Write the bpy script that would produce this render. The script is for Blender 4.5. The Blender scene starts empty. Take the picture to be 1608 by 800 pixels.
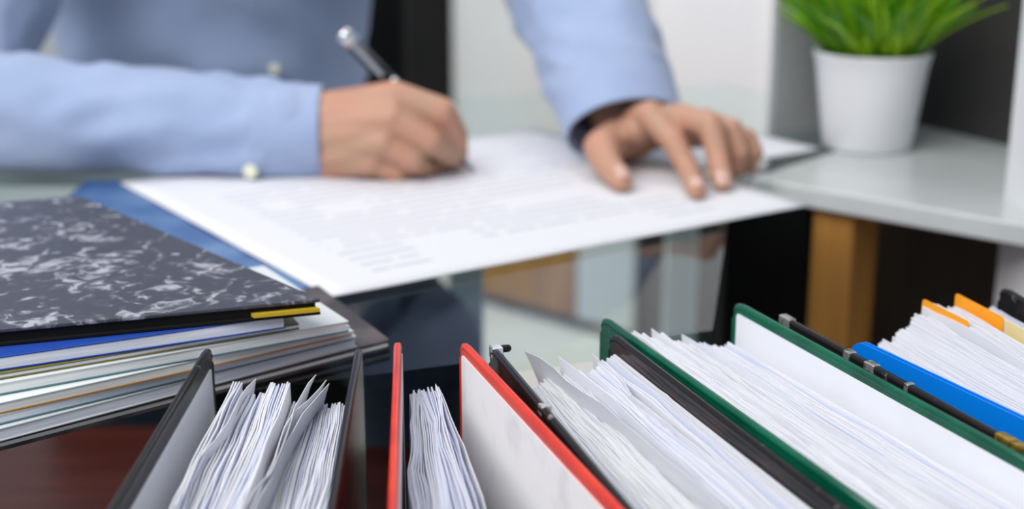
import bpy, bmesh, math, random
from mathutils import Vector, Matrix, noise
random.seed(7)
S = bpy.context.scene
C = S.collection
# ------------------------------------------------------------------ camera
F_PX, PITCH, H = 2233.0, math.radians(16.0), 0.28      # desk top is z = 0
cam = bpy.data.cameras.new('camera'); cam.sensor_width = 36.0; cam.lens = 36.0 * F_PX / 1608.0
cam.clip_start = 0.02; cam.clip_end = 60
cam.dof.use_dof = True; cam.dof.focus_distance = 0.69; cam.dof.aperture_fstop = 4.7; cam.dof.aperture_blades = 0
camo = bpy.data.objects.new('camera', cam); C.objects.link(camo)
camo.location = (0, 0, H); camo.rotation_euler = (math.pi / 2 - PITCH, 0, 0); S.camera = camo
# ------------------------------------------------------------------ world and lights
W = bpy.data.worlds.new('world'); S.world = W; W.use_nodes = True
W.node_tree.nodes['Background'].inputs[0].default_value = (0.80, 0.88, 1.0, 1)
W.node_tree.nodes['Background'].inputs[1].default_value = 0.48
def area(name, loc, target, sx, sy, power, col):
    l = bpy.data.lights.new(name, 'AREA'); l.shape = 'RECTANGLE'; l.size = sx; l.size_y = sy; l.energy = power; l.color = col
    o = bpy.data.objects.new(name, l); C.objects.link(o); o.location = loc
    o.rotation_euler = (Vector(target) - Vector(loc)).to_track_quat('-Z', 'Y').to_euler(); return o
area('window_daylight', (-1.3, -0.5, 2.2), (0.1, 0.9, -0.1), 2.6, 2.0, 92, (1.0, 0.98, 0.96))
area('ceiling_lamp', (0.3, 1.9, 2.4), (0.1, 1.1, 0), 1.6, 1.6, 15, (1.0, 0.97, 0.93))
rl = area('rear_fill_light', (-0.3, 2.5, 2.2), (0.35, 3.5, -0.5), 1.2, 1.0, 15, (1.0, 0.97, 0.93)); rl.data.spread = math.radians(110)  # added fill to brighten the cabinet door, floor and back wall, not a fixture
S.view_settings.view_transform = 'Standard'; S.view_settings.look = 'None'
S.view_settings.gamma = 1.0; S.view_settings.exposure = 0.08; S.view_settings.use_curve_mapping = False
# ------------------------------------------------------------------ helpers
sp, cp = math.sin(PITCH), math.cos(PITCH)
def ray(x, y):
    u = (x - 804) / F_PX; v = (y - 400) / F_PX
    return Vector((u, cp - v * sp, -sp - v * cp))
def P(x, y, z=0.0):
    d = ray(x, y); return Vector((0, 0, H)) + d * ((z - H) / d.z)
def Q(x, y, Y):
    d = ray(x, y); return Vector((0, 0, H)) + d * (Y / d.y)

ORG = {}
def empty(name, loc):
    o = bpy.data.objects.new(name, None); C.objects.link(o); o.location = loc; o.empty_display_size = 0.02
    ORG[o.name] = Vector(loc); return o
def tag(o, label=None, cat=None, group=None, kind=None):
    if label: o['label'] = label
    if cat: o['category'] = cat
    if group: o['group'] = group
    if kind: o['kind'] = kind
    return o
def link(name, me, mat, parent=None, loc=None):
    o = bpy.data.objects.new(name, me); C.objects.link(o)
    if mat and not me.materials: me.materials.append(mat)
    if loc is not None: o.location = loc
    if parent: o.parent = parent; ORG[o.name] = ORG[parent.name]
    else: ORG[o.name] = Vector(loc) if loc is not None else Vector((0, 0, 0))
    return o
def obj(name, vs, fs, mat, parent=None, smooth=False, bevel=0, loc=None):
    """vertices in world space; a child is stored relative to its root empty"""
    off = ORG[parent.name] if parent else (Vector(loc) if loc is not None else Vector((0, 0, 0)))
    me = bpy.data.meshes.new(name); me.from_pydata([tuple(Vector(v) - off) for v in vs], [], fs)
    bm = bmesh.new(); bm.from_mesh(me); bmesh.ops.recalc_face_normals(bm, faces=bm.faces); bm.to_mesh(me); bm.free()
    if smooth:
        for p in me.polygons: p.use_smooth = True
    o = link(name, me, mat, parent, None if parent else off)
    if bevel:
        b = o.modifiers.new('bevel', 'BEVEL'); b.width = bevel; b.segments = 3; b.limit_method = 'ANGLE'; b.angle_limit = math.radians(40)
        for p in me.polygons: p.use_smooth = True
        w = o.modifiers.new('wn', 'WEIGHTED_NORMAL'); w.keep_sharp = True
    return o
def prism(pts, z0, z1):
    n = len(pts); vs = [(p[0], p[1], z0) for p in pts] + [(p[0], p[1], z1) for p in pts]
    fs = [tuple(range(n))[::-1], tuple(range(n, 2 * n))] + [(i, (i + 1) % n, n + (i + 1) % n, n + i) for i in range(n)]
    return vs, fs
def box(x0, x1, y0, y1, z0, z1): return prism([(x0, y0), (x1, y0), (x1, y1), (x0, y1)], z0, z1)
def obox(c, ax, ay, az):
    c, ax, ay, az = map(Vector, (c, ax, ay, az)); vs = []
    for sz in (-1, 1):
        for sx, sy in ((-1, -1), (1, -1), (1, 1), (-1, 1)): vs.append(c + ax * sx + ay * sy + az * sz)
    return vs, [(3, 2, 1, 0), (4, 5, 6, 7), (0, 1, 5, 4), (1, 2, 6, 5), (2, 3, 7, 6), (3, 0, 4, 7)]
def join(*parts):
    vs, fs = [], []
    for v, f in parts:
        n = len(vs); vs += list(v); fs += [tuple(i + n for i in q) for q in f]
    return vs, fs
def frame(d):
    d = Vector(d).normalized(); a = Vector((0, 0, 1)) if abs(d.z) < 0.9 else Vector((1, 0, 0))
    x = d.cross(a).normalized(); return x, x.cross(d).normalized()
def tube(pts, rs, n=12, caps=True):
    pts = [Vector(p) for p in pts]; vs, fs = [], []
    for i, p in enumerate(pts):
        d = (pts[min(i + 1, len(pts) - 1)] - pts[max(i - 1, 0)]); x, y = frame(d)
        r = rs[i] if isinstance(rs, (list, tuple)) else rs
        for k in range(n):
            a = 2 * math.pi * k / n; vs.append(p + x * r * math.cos(a) + y * r * math.sin(a))
    for i in range(len(pts) - 1):
        for k in range(n): fs.append((i * n + k, i * n + (k + 1) % n, (i + 1) * n + (k + 1) % n, (i + 1) * n + k))
    if caps: fs += [tuple(range(n))[::-1], tuple(range((len(pts) - 1) * n, len(pts) * n))]
    return vs, fs
def capsule(a, b, ra, rb, n=14):
    a, b = Vector(a), Vector(b); d = b - a
    L = max(d.length, 1e-5); d.normalize(); pts, rs = [], []
    for k in range(1, 6): t = k / 5 * math.pi / 2; pts.append(a - d * ra * math.cos(t)); rs.append(ra * math.sin(t))
    for k in range(0, 5): t = k / 5 * math.pi / 2; pts.append(b + d * rb * math.sin(t)); rs.append(rb * math.cos(t))
    x, y = frame(d); vs, fs = [], []
    for p, r in zip(pts, rs):
        for k in range(n):
            an = 2 * math.pi * k / n; vs.append(p + x * r * math.cos(an) + y * r * math.sin(an))
    m = len(pts)
    for i in range(m - 1):
        for k in range(n): fs.append((i * n + k, i * n + (k + 1) % n, (i + 1) * n + (k + 1) % n, (i + 1) * n + k))
    vs += [a - d * ra, b + d * rb]
    for k in range(n): fs.append((len(vs) - 2, (k + 1) % n, k)); fs.append((len(vs) - 1, (m - 1) * n + k, (m - 1) * n + (k + 1) % n))
    return vs, fs
def lathe(prof, c, n=32):
    vs, fs = [], []
    for r, z in prof:
        for k in range(n): a = 2 * math.pi * k / n; vs.append((c[0] + r * math.cos(a), c[1] + r * math.sin(a), c[2] + z))
    for i in range(len(prof) - 1):
        for k in range(n): fs.append((i * n + k, i * n + (k + 1) % n, (i + 1) * n + (k + 1) % n, (i + 1) * n + k))
    fs += [tuple(range(n))[::-1], tuple(range((len(prof) - 1) * n, len(prof) * n))]
    return vs, fs
# ------------------------------------------------------------------ materials
def mat(name, col, rough=0.5, metal=0.0, col2=None, scale=20, detail=4, lo=0.4, hi=0.6, bump=0.0, bscale=200, spec=0.5, sss=0.0, trans=0.0, coat=0.0, stretch=None, sheen=0):
    m = bpy.data.materials.new(name); m.use_nodes = True; nt = m.node_tree; b = nt.nodes['Principled BSDF']
    b.inputs['Base Color'].default_value = (*col, 1); b.inputs['Roughness'].default_value = rough
    b.inputs['Metallic'].default_value = metal; b.inputs['Specular IOR Level'].default_value = spec
    b.inputs['Coat Weight'].default_value = coat; b.inputs['Sheen Weight'].default_value = sheen
    if sss:
        b.inputs['Subsurface Weight'].default_value = sss; b.inputs['Subsurface Radius'].default_value = (0.012, 0.004, 0.002); b.inputs['Subsurface Scale'].default_value = 0.4
    tc = nt.nodes.new('ShaderNodeTexCoord'); mp = nt.nodes.new('ShaderNodeMapping'); nt.links.new(tc.outputs['Object'], mp.inputs[0])
    if stretch: mp.inputs['Scale'].default_value = stretch
    if col2:
        n = nt.nodes.new('ShaderNodeTexNoise'); n.inputs['Scale'].default_value = scale; n.inputs['Detail'].default_value = detail
        nt.links.new(mp.outputs[0], n.inputs['Vector'])
        r = nt.nodes.new('ShaderNodeValToRGB'); r.color_ramp.elements[0].position = lo; r.color_ramp.elements[1].position = hi
        r.color_ramp.elements[0].color = (*col, 1); r.color_ramp.elements[1].color = (*col2, 1)
        nt.links.new(n.outputs[0], r.inputs[0]); nt.links.new(r.outputs[0], b.inputs['Base Color'])
    if bump:
        n = nt.nodes.new('ShaderNodeTexNoise'); n.inputs['Scale'].default_value = bscale; n.inputs['Detail'].default_value = 3
        nt.links.new(mp.outputs[0], n.inputs['Vector']); bp = nt.nodes.new('ShaderNodeBump'); bp.inputs['Strength'].default_value = bump; bp.inputs['Distance'].default_value = 0.002
        nt.links.new(n.outputs[0], bp.inputs['Height']); nt.links.new(bp.outputs[0], b.inputs['Normal'])
    if trans:
        t = nt.nodes.new('ShaderNodeBsdfTranslucent'); t.inputs[0].default_value = (*col, 1)
        mx = nt.nodes.new('ShaderNodeMixShader'); mx.inputs[0].default_value = trans
        nt.links.new(b.outputs[0], mx.inputs[1]); nt.links.new(t.outputs[0], mx.inputs[2]); nt.links.new(mx.outputs[0], nt.nodes['Material Output'].inputs[0])
    return m
def glass_mat(name, tint, ior=1.5):
    m = bpy.data.materials.new(name); m.use_nodes = True; nt = m.node_tree; nt.nodes.remove(nt.nodes['Principled BSDF'])
    t = nt.nodes.new('ShaderNodeBsdfTransparent'); t.inputs[0].default_value = (*tint, 1)
    g = nt.nodes.new('ShaderNodeBsdfGlossy'); g.inputs['Roughness'].default_value = 0.02
    f = nt.nodes.new('ShaderNodeFresnel'); f.inputs[0].default_value = ior
    mx = nt.nodes.new('ShaderNodeMixShader'); ge = nt.nodes.new('ShaderNodeNewGeometry'); sb = nt.nodes.new('ShaderNodeMath'); sb.operation = 'SUBTRACT'; sb.inputs[0].default_value = 1.0; nt.links.new(ge.outputs['Backfacing'], sb.inputs[1])
    ml = nt.nodes.new('ShaderNodeMath'); ml.operation = 'MULTIPLY'; nt.links.new(f.outputs[0], ml.inputs[0]); nt.links.new(sb.outputs[0], ml.inputs[1])
    nt.links.new(ml.outputs[0], mx.inputs[0]); nt.links.new(t.outputs[0], mx.inputs[1]); nt.links.new(g.outputs[0], mx.inputs[2])
    nt.links.new(mx.outputs[0], nt.nodes['Material Output'].inputs[0]); return m
M = {}
M['paper'] = mat('paper', (0.88, 0.885, 0.93), 0.75, trans=0.28, spec=0.15)
M['paper_cool'] = mat('paper_cool', (0.78, 0.81, 0.93), 0.75, trans=0.28, spec=0.15)
M['paper_grey'] = mat('paper_grey', (0.84, 0.85, 0.87), 0.75, trans=0.28, spec=0.15)
M['lining'] = mat('lining', (0.83, 0.84, 0.89), 0.6, col2=(0.76, 0.77, 0.80), scale=14, lo=0.5, hi=0.8, spec=0.2)
M['lining_worn'] = mat('lining_worn', (0.80, 0.80, 0.81), 0.6, col2=(0.60, 0.60, 0.62), scale=30, detail=8, lo=0.55, hi=0.8, spec=0.2)
M['red'] = mat('red_plastic', (0.72, 0.045, 0.018), 0.28, col2=(0.60, 0.03, 0.015), scale=30, bump=0.08, bscale=60)
M['green'] = mat('green_plastic', (0.003, 0.115, 0.062), 0.26, col2=(0.002, 0.075, 0.042), scale=25, bump=0.08, bscale=60, spec=0.35)
M['black'] = mat('black_plastic', (0.014, 0.013, 0.014), 0.25, col2=(0.25, 0.24, 0.23), scale=55, detail=6, lo=0.66, hi=0.72, bump=0.05, bscale=90, spec=0.2)
M['black_brown'] = mat('black_gloss', (0.012, 0.010, 0.010), 0.16, col2=(0.05, 0.02, 0.018), scale=60, detail=8, lo=0.5, hi=0.8, spec=0.35)
M['silver_worn'] = mat('worn_silver_tape', (0.55, 0.54, 0.52), 0.3, 0.7, col2=(0.15, 0.14, 0.13), scale=300, lo=0.5, hi=0.65)
M['brass'] = mat('worn_brass', (0.45, 0.29, 0.04), 0.35, 0.6, col2=(0.08, 0.06, 0.02), scale=200)
M['blue'] = mat('blue_plastic', (0.0, 0.21, 0.80), 0.38)
M['orange'] = mat('orange_card', (0.95, 0.36, 0.01), 0.6)
M['yellow'] = mat('yellow_card', (0.90, 0.76, 0.40), 0.6, trans=0.2)
M['glass'] = glass_mat('desk_glass', (0.90, 0.96, 0.95), 1.30)
M['glass_edge'] = mat('glass_edge', (0.22, 0.36, 0.34), 0.15)
M['steel'] = mat('pale_steel', (0.62, 0.70, 0.72), 0.35, 0.2)
M['redwood'] = mat('dark_red_wood', (0.070, 0.013, 0.009), 0.35, col2=(0.10, 0.022, 0.014), scale=6, stretch=(1, 8, 1))
M['floor'] = mat('floor_tiles', (0.74, 0.74, 0.71), 0.45, col2=(0.68, 0.68, 0.66), scale=5)
M['wall_light'] = mat('wall_light', (0.60, 0.62, 0.62), 0.7, col2=(0.57, 0.59, 0.59), scale=3)
M['wall_white'] = mat('wall_white', (0.76, 0.77, 0.80), 0.6, col2=(0.73, 0.74, 0.77), scale=3)
M['wall_grey'] = mat('wall_grey', (0.44, 0.45, 0.46), 0.55, col2=(0.48, 0.49, 0.50), scale=4)
M['wall_dark'] = mat('wall_dark', (0.030, 0.028, 0.028), 0.6, col2=(0.038, 0.035, 0.034), scale=4)
M['black_matt'] = mat('black_matt', (0.006, 0.006, 0.006), 0.7, col2=(0.009, 0.009, 0.009), scale=5, spec=0.15)
M['wood'] = mat('oak_wood', (0.42, 0.20, 0.035), 0.5, col2=(0.31, 0.14, 0.025), scale=7, stretch=(6, 6, 0.7), detail=6)
M['wood_dark'] = mat('dark_wood', (0.055, 0.038, 0.024), 0.5, col2=(0.075, 0.05, 0.03), scale=5, stretch=(6, 6, 0.7))
M['shelf'] = mat('grey_glass_shelf', (0.50, 0.53, 0.53), 0.2, col2=(0.58, 0.61, 0.61), scale=5)
M['white_lacquer'] = mat('white_lacquer', (0.80, 0.80, 0.82), 0.35, col2=(0.77, 0.77, 0.79), scale=5)
M['skin'] = mat('skin', (0.46, 0.28, 0.19), 0.5, col2=(0.52, 0.26, 0.18), scale=28, detail=3, lo=0.35, hi=0.7, bump=0.15, bscale=220, sss=0.25, spec=0.35)
M['nail'] = mat('nail', (0.62, 0.38, 0.32), 0.35, spec=0.5)
M['shirt'] = mat('shirt_cotton', (0.33, 0.41, 0.60), 0.85, col2=(0.30, 0.38, 0.57), scale=18, bump=0.2, bscale=900, sheen=0.2)
M['button'] = mat('shirt_button', (0.80, 0.80, 0.62), 0.3)
M['trousers'] = mat('navy_wool', (0.012, 0.022, 0.045), 0.9, col2=(0.016, 0.03, 0.055), scale=60)
M['hair'] = mat('hair', (0.03, 0.018, 0.01), 0.5, col2=(0.06, 0.035, 0.02), scale=90)
M['pen_clear'] = glass_mat('pen_clear', (0.42, 0.43, 0.48), 1.5)
M['pen_grey'] = mat('pen_grey', (0.22, 0.22, 0.25), 0.3, 0.6)
M['chrome'] = mat('chrome', (0.8, 0.8, 0.82), 0.12, 1.0)
M['pen_black'] = mat('pen_black', (0.01, 0.01, 0.012), 0.25)
M['pot'] = mat('white_ceramic', (0.80, 0.80, 0.82), 0.35, col2=(0.78, 0.78, 0.80), scale=10)
M['soil'] = mat('soil', (0.03, 0.02, 0.012), 0.95, col2=(0.06, 0.04, 0.02), scale=120, bump=0.5, bscale=300)
M['leaf_a'] = mat('leaf_bright', (0.32, 0.62, 0.01), 0.4, col2=(0.50, 0.76, 0.03), scale=25, trans=0.3)
M['leaf_b'] = mat('leaf_deep', (0.09, 0.32, 0.008), 0.4, col2=(0.17, 0.44, 0.012), scale=25, trans=0.25)
M['blue_folder'] = mat('blue_folder', (0.035, 0.10, 0.28), 0.2, col2=(0.15, 0.28, 0.48), scale=9, lo=0.45, hi=0.65, stretch=(1, 1, 1))
M['dark_cover'] = mat('dark_marbled_board', (0.045, 0.04, 0.042), 0.4, col2=(0.11, 0.09, 0.09), scale=45)
M['page_edge'] = mat('page_edges', (0.90, 0.91, 0.89), 0.7, col2=(0.78, 0.80, 0.80), scale=60, stretch=(0.4, 0.4, 12), spec=0.1)
M['page_edge_cool'] = mat('page_edges_cool', (0.86, 0.89, 0.95), 0.7, col2=(0.72, 0.76, 0.88), scale=60, stretch=(0.4, 0.4, 12), spec=0.1)
M['cover_white'] = mat('magazine_white', (0.72, 0.76, 0.76), 0.3)
M['cover_blue'] = mat('magazine_blue', (0.02, 0.07, 0.38), 0.3)
M['cover_teal'] = mat('magazine_teal', (0.10, 0.22, 0.26), 0.3)
M['cover_orange'] = mat('magazine_orange', (0.55, 0.26, 0.05), 0.4)
M['cover_olive'] = mat('magazine_olive', (0.20, 0.17, 0.04), 0.4)
M['yellow_board'] = mat('yellow_board', (0.62, 0.42, 0.02), 0.5)
def marble_mat():
    m = mat('marbled_cover', (0.05, 0.05, 0.06), 0.38); nt = m.node_tree; b = nt.nodes['Principled BSDF']; tc = nt.nodes['Texture Coordinate']
    n1 = nt.nodes.new('ShaderNodeTexNoise'); n1.inputs['Scale'].default_value = 75; n1.inputs['Detail'].default_value = 4; n1.inputs['Distortion'].default_value = 1.4
    n2 = nt.nodes.new('ShaderNodeTexNoise'); n2.inputs['Scale'].default_value = 22; n2.inputs['Detail'].default_value = 3
    for n in (n1, n2): nt.links.new(tc.outputs['Object'], n.inputs['Vector'])
    a = nt.nodes.new('ShaderNodeMath'); a.operation = 'MULTIPLY_ADD'; a.inputs[1].default_value = 0.55; nt.links.new(n2.outputs[0], a.inputs[0]); nt.links.new(n1.outputs[0], a.inputs[2])
    r = nt.nodes.new('ShaderNodeValToRGB'); e = r.color_ramp.elements
    e[0].position = 0.79; e[0].color = (0.050, 0.053, 0.070, 1); e[1].position = 0.97; e[1].color = (0.42, 0.42, 0.47, 1)
    k = e.new(0.86); k.color = (0.09, 0.093, 0.115, 1)
    nt.links.new(a.outputs[0], r.inputs[0]); nt.links.new(r.outputs[0], b.inputs['Base Color']); return m
M['marble'] = marble_mat()
def print_mat():
    """white sheet with rows of small grey print; object x runs along the text lines"""
    m = mat('printed_sheet', (0.72, 0.72, 0.755), 0.7, spec=0.15); nt = m.node_tree; b = nt.nodes['Principled BSDF']; tc = nt.nodes['Texture Coordinate']
    s = nt.nodes.new('ShaderNodeSeparateXYZ'); nt.links.new(tc.outputs['Object'], s.inputs[0])
    def mth(op, a, bv=None, cv=None):
        n = nt.nodes.new('ShaderNodeMath'); n.operation = op
        for i, v in enumerate((a, bv, cv)):
            if v is None: continue
            if isinstance(v, (int, float)): n.inputs[i].default_value = v
            else: nt.links.new(v, n.inputs[i])
        return n.outputs[0]
    row = mth('MULTIPLY', s.outputs[1], 62.0)
    line = mth('LESS_THAN', mth('FRACT', row), 0.36)
    cb = nt.nodes.new('ShaderNodeCombineXYZ'); nt.links.new(mth('MULTIPLY', s.outputs[0], 70.0), cb.inputs[0]); nt.links.new(mth('FLOOR', row), cb.inputs[1])
    n = nt.nodes.new('ShaderNodeTexNoise'); n.inputs['Scale'].default_value = 1.0; nt.links.new(cb.outputs[0], n.inputs['Vector'])
    word = mth('GREATER_THAN', n.outputs[0], 0.42)
    cb2 = nt.nodes.new('ShaderNodeCombineXYZ'); nt.links.new(mth('MULTIPLY', s.outputs[0], 3.0), cb2.inputs[0]); nt.links.new(mth('FLOOR', mth('MULTIPLY', row, 0.5)), cb2.inputs[1])
    n3 = nt.nodes.new('ShaderNodeTexNoise'); n3.inputs['Scale'].default_value = 1.7; nt.links.new(cb2.outputs[0], n3.inputs['Vector'])
    para = mth('GREATER_THAN', n3.outputs[0], 0.46)
    inx = mth('MULTIPLY', mth('GREATER_THAN', s.outputs[0], 0.05), mth('LESS_THAN', s.outputs[0], 0.36))
    iny = mth('MULTIPLY', mth('GREATER_THAN', s.outputs[1], 0.028), mth('LESS_THAN', s.outputs[1], 0.30))
    k = mth('MULTIPLY', mth('MULTIPLY', line, word), mth('MULTIPLY', para, mth('MULTIPLY', inx, iny)))
    mx = nt.nodes.new('ShaderNodeMix'); mx.data_type = 'RGBA'; mx.inputs['A'].default_value = (0.72, 0.72, 0.755, 1); mx.inputs['B'].default_value = (0.33, 0.34, 0.42, 1)
    nt.links.new(mth('MULTIPLY', k, 0.42), mx.inputs['Factor']); nt.links.new(mx.outputs['Result'], b.inputs['Base Color']); return m
M['print'] = print_mat()

# ================================================================== THE SETTING
ZF = -0.73
tag(obj('floor', *box(-3, 3.5, -1.0, 5.5, ZF - 0.05, ZF), M['floor']), 'pale grey floor seen through the glass desk', 'floor', kind='structure')
WA = Vector((0.04, 3.41, 0)); WD = Vector((0.743, -0.669, 0)).normalized(); WN = Vector((-WD.y, WD.x, 0))   # WN points away from the camera
def wp(px):                     # where the sight line of a pixel column meets the wall's foot line
    d = ray(px, 300); t = ((WA.x - 0) * WN.x + (WA.y) * WN.y) / (d.x * WN.x + d.y * WN.y)
    p = d * t; return (Vector((p.x, p.y, 0)) - WA).dot(WD)
def wall_piece(name, a, b, z0, z1, m, depth=0.08, out=0.0, parent=None):
    p, q = WA + WD * a - WN * out, WA + WD * b - WN * out
    r, s_ = q + WN * depth, p + WN * depth
    return obj(name, *prism([p, q, r, s_], z0, z1), m, parent, bevel=0.002)
wl = tag(wall_piece('wall_back', wp(-500), wp(1330), ZF, 1.9, M['wall_light'], 0.1), 'pale grey back wall', 'wall', kind='structure')
# panels standing proud of the wall
wall_piece('dark_panel', wp(330), wp(714), ZF, 1.9, M['black_matt'], 0.03, 0.03, wl)
wall_piece('white_panel', wp(1028), wp(1183), -0.62, 1.9, M['wall_white'], 0.02, 0.02, wl)
wall_piece('white_strip', wp(1186), wp(1212), -0.62, 1.9, M['white_lacquer'], 0.03, 0.03, wl)
cb = empty('low_cabinet', WA + WD * 0.3 + Vector((0, 0, ZF)))
tag(cb, 'low wooden cabinet against the pale back wall, seen through the glass desk', 'cabinet')
c0, c1, c2, c3 = wp(838), wp(1037), wp(1128), wp(1272)
def cabp(name, a, b, z0, z1, m, out=0.30, depth=0.28): return wall_piece(name, a, b, z0, z1, m, depth, out, cb)
cabp('door', c0, c1, ZF + 0.03, -0.42, M['wood'])
cabp('grey_panel', c1 + .004, c2, ZF + 0.03, -0.42, M['wall_light'])
cabp('dark_front', c2 + .004, c3 + 0.1, ZF + 0.03, -0.42, M['black_matt'])
cabp('plinth', c0 + .01, c3 + 0.08, ZF, ZF + 0.028, M['wood_dark'], 0.28, 0.25)
cabp('cabinet_top', c0 - .01, c3 + 0.11, -0.418, -0.395, M['wood'], 0.31, 0.30)

# side unit on the right: shelf at desk height, panels behind it
a0, a1 = P(1225, 287), P(1580, 348); SD = (a1 - a0).normalized(); SN = Vector((-SD.y, SD.x, 0))
b0 = P(1465, 198); dep = (b0 - a0).dot(SN)
su = empty('side_shelf', a0 + Vector((0, 0, ZF)))
tag(su, 'grey glass topped side shelf on a wooden upright, under the potted plant', 'shelf')
L_ = (a1 - a0).length
e0 = a0 - SD * 0.03
obj('shelf_top', *prism([e0, a0 + SD * 0.75, a0 + SD * 0.75 + SN * dep, e0 + SN * dep], -0.018, 0.0), M['shelf'], su, bevel=0.002)
def up(name, px0, px1, d0, d1, m, z0=ZF, z1=-0.0185):
    def on(px):
        d = ray(px, 330); n = SN; t = (a0 + SN * d0).dot(n) / d.dot(n); return (d * t - a0).dot(SD)
    s0, s1 = on(px0), on(px1); p, q = a0 + SD * s0 + SN * d0, a0 + SD * s1 + SN * d0; w = SN * (d1 - d0)
    return obj(name, *prism([p, q, q + w, p + w], z0, z1), m, su, bevel=0.002)
up('upright', 1277, 1342, 0.012, 0.06, M['wood'])
up('back_board', 1345, 1900, dep - 0.10, dep - 0.08, M['wood_dark'])
up('inner_side', 1140, 1272, 0.10, 0.12, M['black_matt'])
# panels behind the shelf
g0, g1, k1 = P(1213, 207), P(1395, 186), P(1720, 262)
off = SN * 0.02
wr = tag(obj('wall_right', *prism([g1 + Vector((0, .004, 0)), k1 + Vector((0, .004, 0)), k1 + off, g1 + off], ZF, 1.9), M['wall_dark']), 'charcoal panel behind the side shelf', 'wall', kind='structure')
g0b = g0 + Vector((0.0, 0.03, 0))
tag(obj('wall_corner', *prism([g0, g1, g1 + Vector((0, .03, 0)), g0b], ZF, 1.9), M['wall_grey']), 'grey panel left of the charcoal panel', 'wall', kind='structure')
# white column at the right edge
cx = P(1619, 330)
tag(obj('trim_1', *box(cx.x - 0.006, cx.x + 0.09, cx.y - 0.05, cx.y + 0.05, ZF, 1.9), M['white_lacquer'], bevel=0.004), 'white column at the right edge', 'column', kind='structure')

# ------------------------------------------------------------------ glass desk
SL = 0.38
def fe(x): return 0.706 + SL * (x + 0.157)
def be(x): return 1.66 + 0.36 * x
desk = empty('glass_desk', (0, 1.2, ZF)); tag(desk, 'glass topped desk carrying the papers and the stack of magazines', 'desk')
ve = P(1150, 300); dk = [(-0.85, fe(-0.85)), (0.121, fe(0.121)), (ve.x, ve.y), (a0.x - 0.012, a0.y - 0.004), ((e0 + SN * dep).x - .02, (e0 + SN * dep).y + .01), (0.26, be(0.26)), (-0.85, be(-0.85))]
obj('glass_top', *prism(dk, -0.010, -0.0004), M['glass'], desk, bevel=0.0)
def leg(x, y): obj('leg', *box(x - 0.018, x + 0.018, y - 0.02, y + 0.02, ZF, -0.0105), M['steel'], desk, bevel=0.003)
p = Q(733, 480, 1.46); leg(p.x, p.y)
leg(-0.80, 1.30); leg(0.20, 1.62); leg(-0.80, 0.52)
pz = Q(798, 480, 2.0)
obj('cross_rail', *box(-0.80, 0.20, 1.44, 1.465, -0.06, -0.035), M['steel'], desk, bevel=0.003)
# bench below that carries the binders
ZB = 0.035; BH = 0.315; ZS = ZB - BH
bench = empty('low_bench', (0.1, 0.8, ZF)); tag(bench, 'dark red wooden bench under the row of binders', 'bench')
obj('bench_top', *prism([(-.95, .22), (.85, .22), (.85, 1.28), (-.2, 1.28), (-.2, 1.33), (-.95, 1.33)], ZS - 0.03, ZS - 0.0003), M['redwood'], bench, bevel=0.004)
for x in (-0.90, 0.80):
    for y in (0.27, 1.23): obj('leg', *box(x - .03, x + .03, y - .03, y + .03, ZF, ZS - 0.03), M['redwood'], bench, bevel=0.003)

# ================================================================== BINDERS
def line(p0, p1, z=ZB):
    a, b = P(*p0, z), P(*p1, z); d = (b - a); d.z = 0; return a, d.normalized()
def slab(F, D, s0, s1, z0, z1, n0, n1, rc=0.004, k=4):
    """upright plate: along D from s0 to s1, from z0 up to z1, between offsets n0 and n1 to its right side"""
    N = Vector((-D.y, D.x, 0)) * 1.0
    pl = []
    for (cs, cz, a0_) in ((s0 + rc, z1 - rc, 90), (s0 + rc, z0 + rc, 180), (s1 - rc, z0 + rc, 270), (s1 - rc, z1 - rc, 0)):
        for i in range(k + 1):
            t = math.radians(a0_ + 90 * i / k); pl.append((cs + rc * math.cos(t), cz + rc * math.sin(t)))
    n = len(pl); vs = []
    for nn in (n0, n1):
        for s, z in pl: q = F + D * s + N * nn; vs.append((q.x, q.y, z))
    return vs, [tuple(range(n))[::-1], tuple(range(n, 2 * n))] + [(i, (i + 1) % n, n + (i + 1) % n, n + i) for i in range(n)]
# D points to the viewer, so N = (-D.y, D.x) points to the right (+x)
CL = 0.285; TH = 0.0036
def rim(F, D, m, parent, r=0.0021, z1=ZB, zb=None, mid=TH / 2):
    N = Vector((-D.y, D.x, 0)); zb = ZS + 0.004 if zb is None else zb
    pts = [F + D * CL + N * mid, F + D * 0.006 + N * mid]
    path = [(CL, z1), (0.2, z1), (0.1, z1), (0.008, z1), (0.0035, z1 - 0.001), (0.001, z1 - 0.0035), (0, z1 - 0.008), (0, z1 - 0.1), (0, zb)]
    pp = []
    for s, z in path: q = F + D * s + N * mid; pp.append((q.x, q.y, z - r * 0.6))
    return obj('edge_trim', *tube(pp, r, 10), m, parent, smooth=True)
def binder(name, label, mcover, Ln, Rn, group='binders standing in a row', spine_mat=None, trim=None):
    (FL, DL), (FR, DR) = Ln, Rn
    root = empty(name, ((FL + FR) / 2).xy.to_3d() + Vector((0, 0, ZS))); tag(root, label, 'binder', group)
    for nm, F, D, n0 in (('cover', FL, DL, -TH), ('cover', FR, DR, 0)):
        c = obj('cover', *slab(F, D, 0, CL, ZS, ZB, n0, n0 + TH), mcover, root, bevel=0.0011)
        rim(F, D, trim or mcover, root, mid=n0 + TH / 2)
    a, b = FL + DL * (CL + .001), FR + DR * (CL + .001); d = (b - a).normalized(); nn = Vector((-d.y, d.x, 0)) * 0.0015
    obj('spine', *prism([a - nn, b - nn, b + nn, a + nn], ZS, ZB - 0.002), spine_mat or mcover, root, bevel=0.001)
    return root
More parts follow.
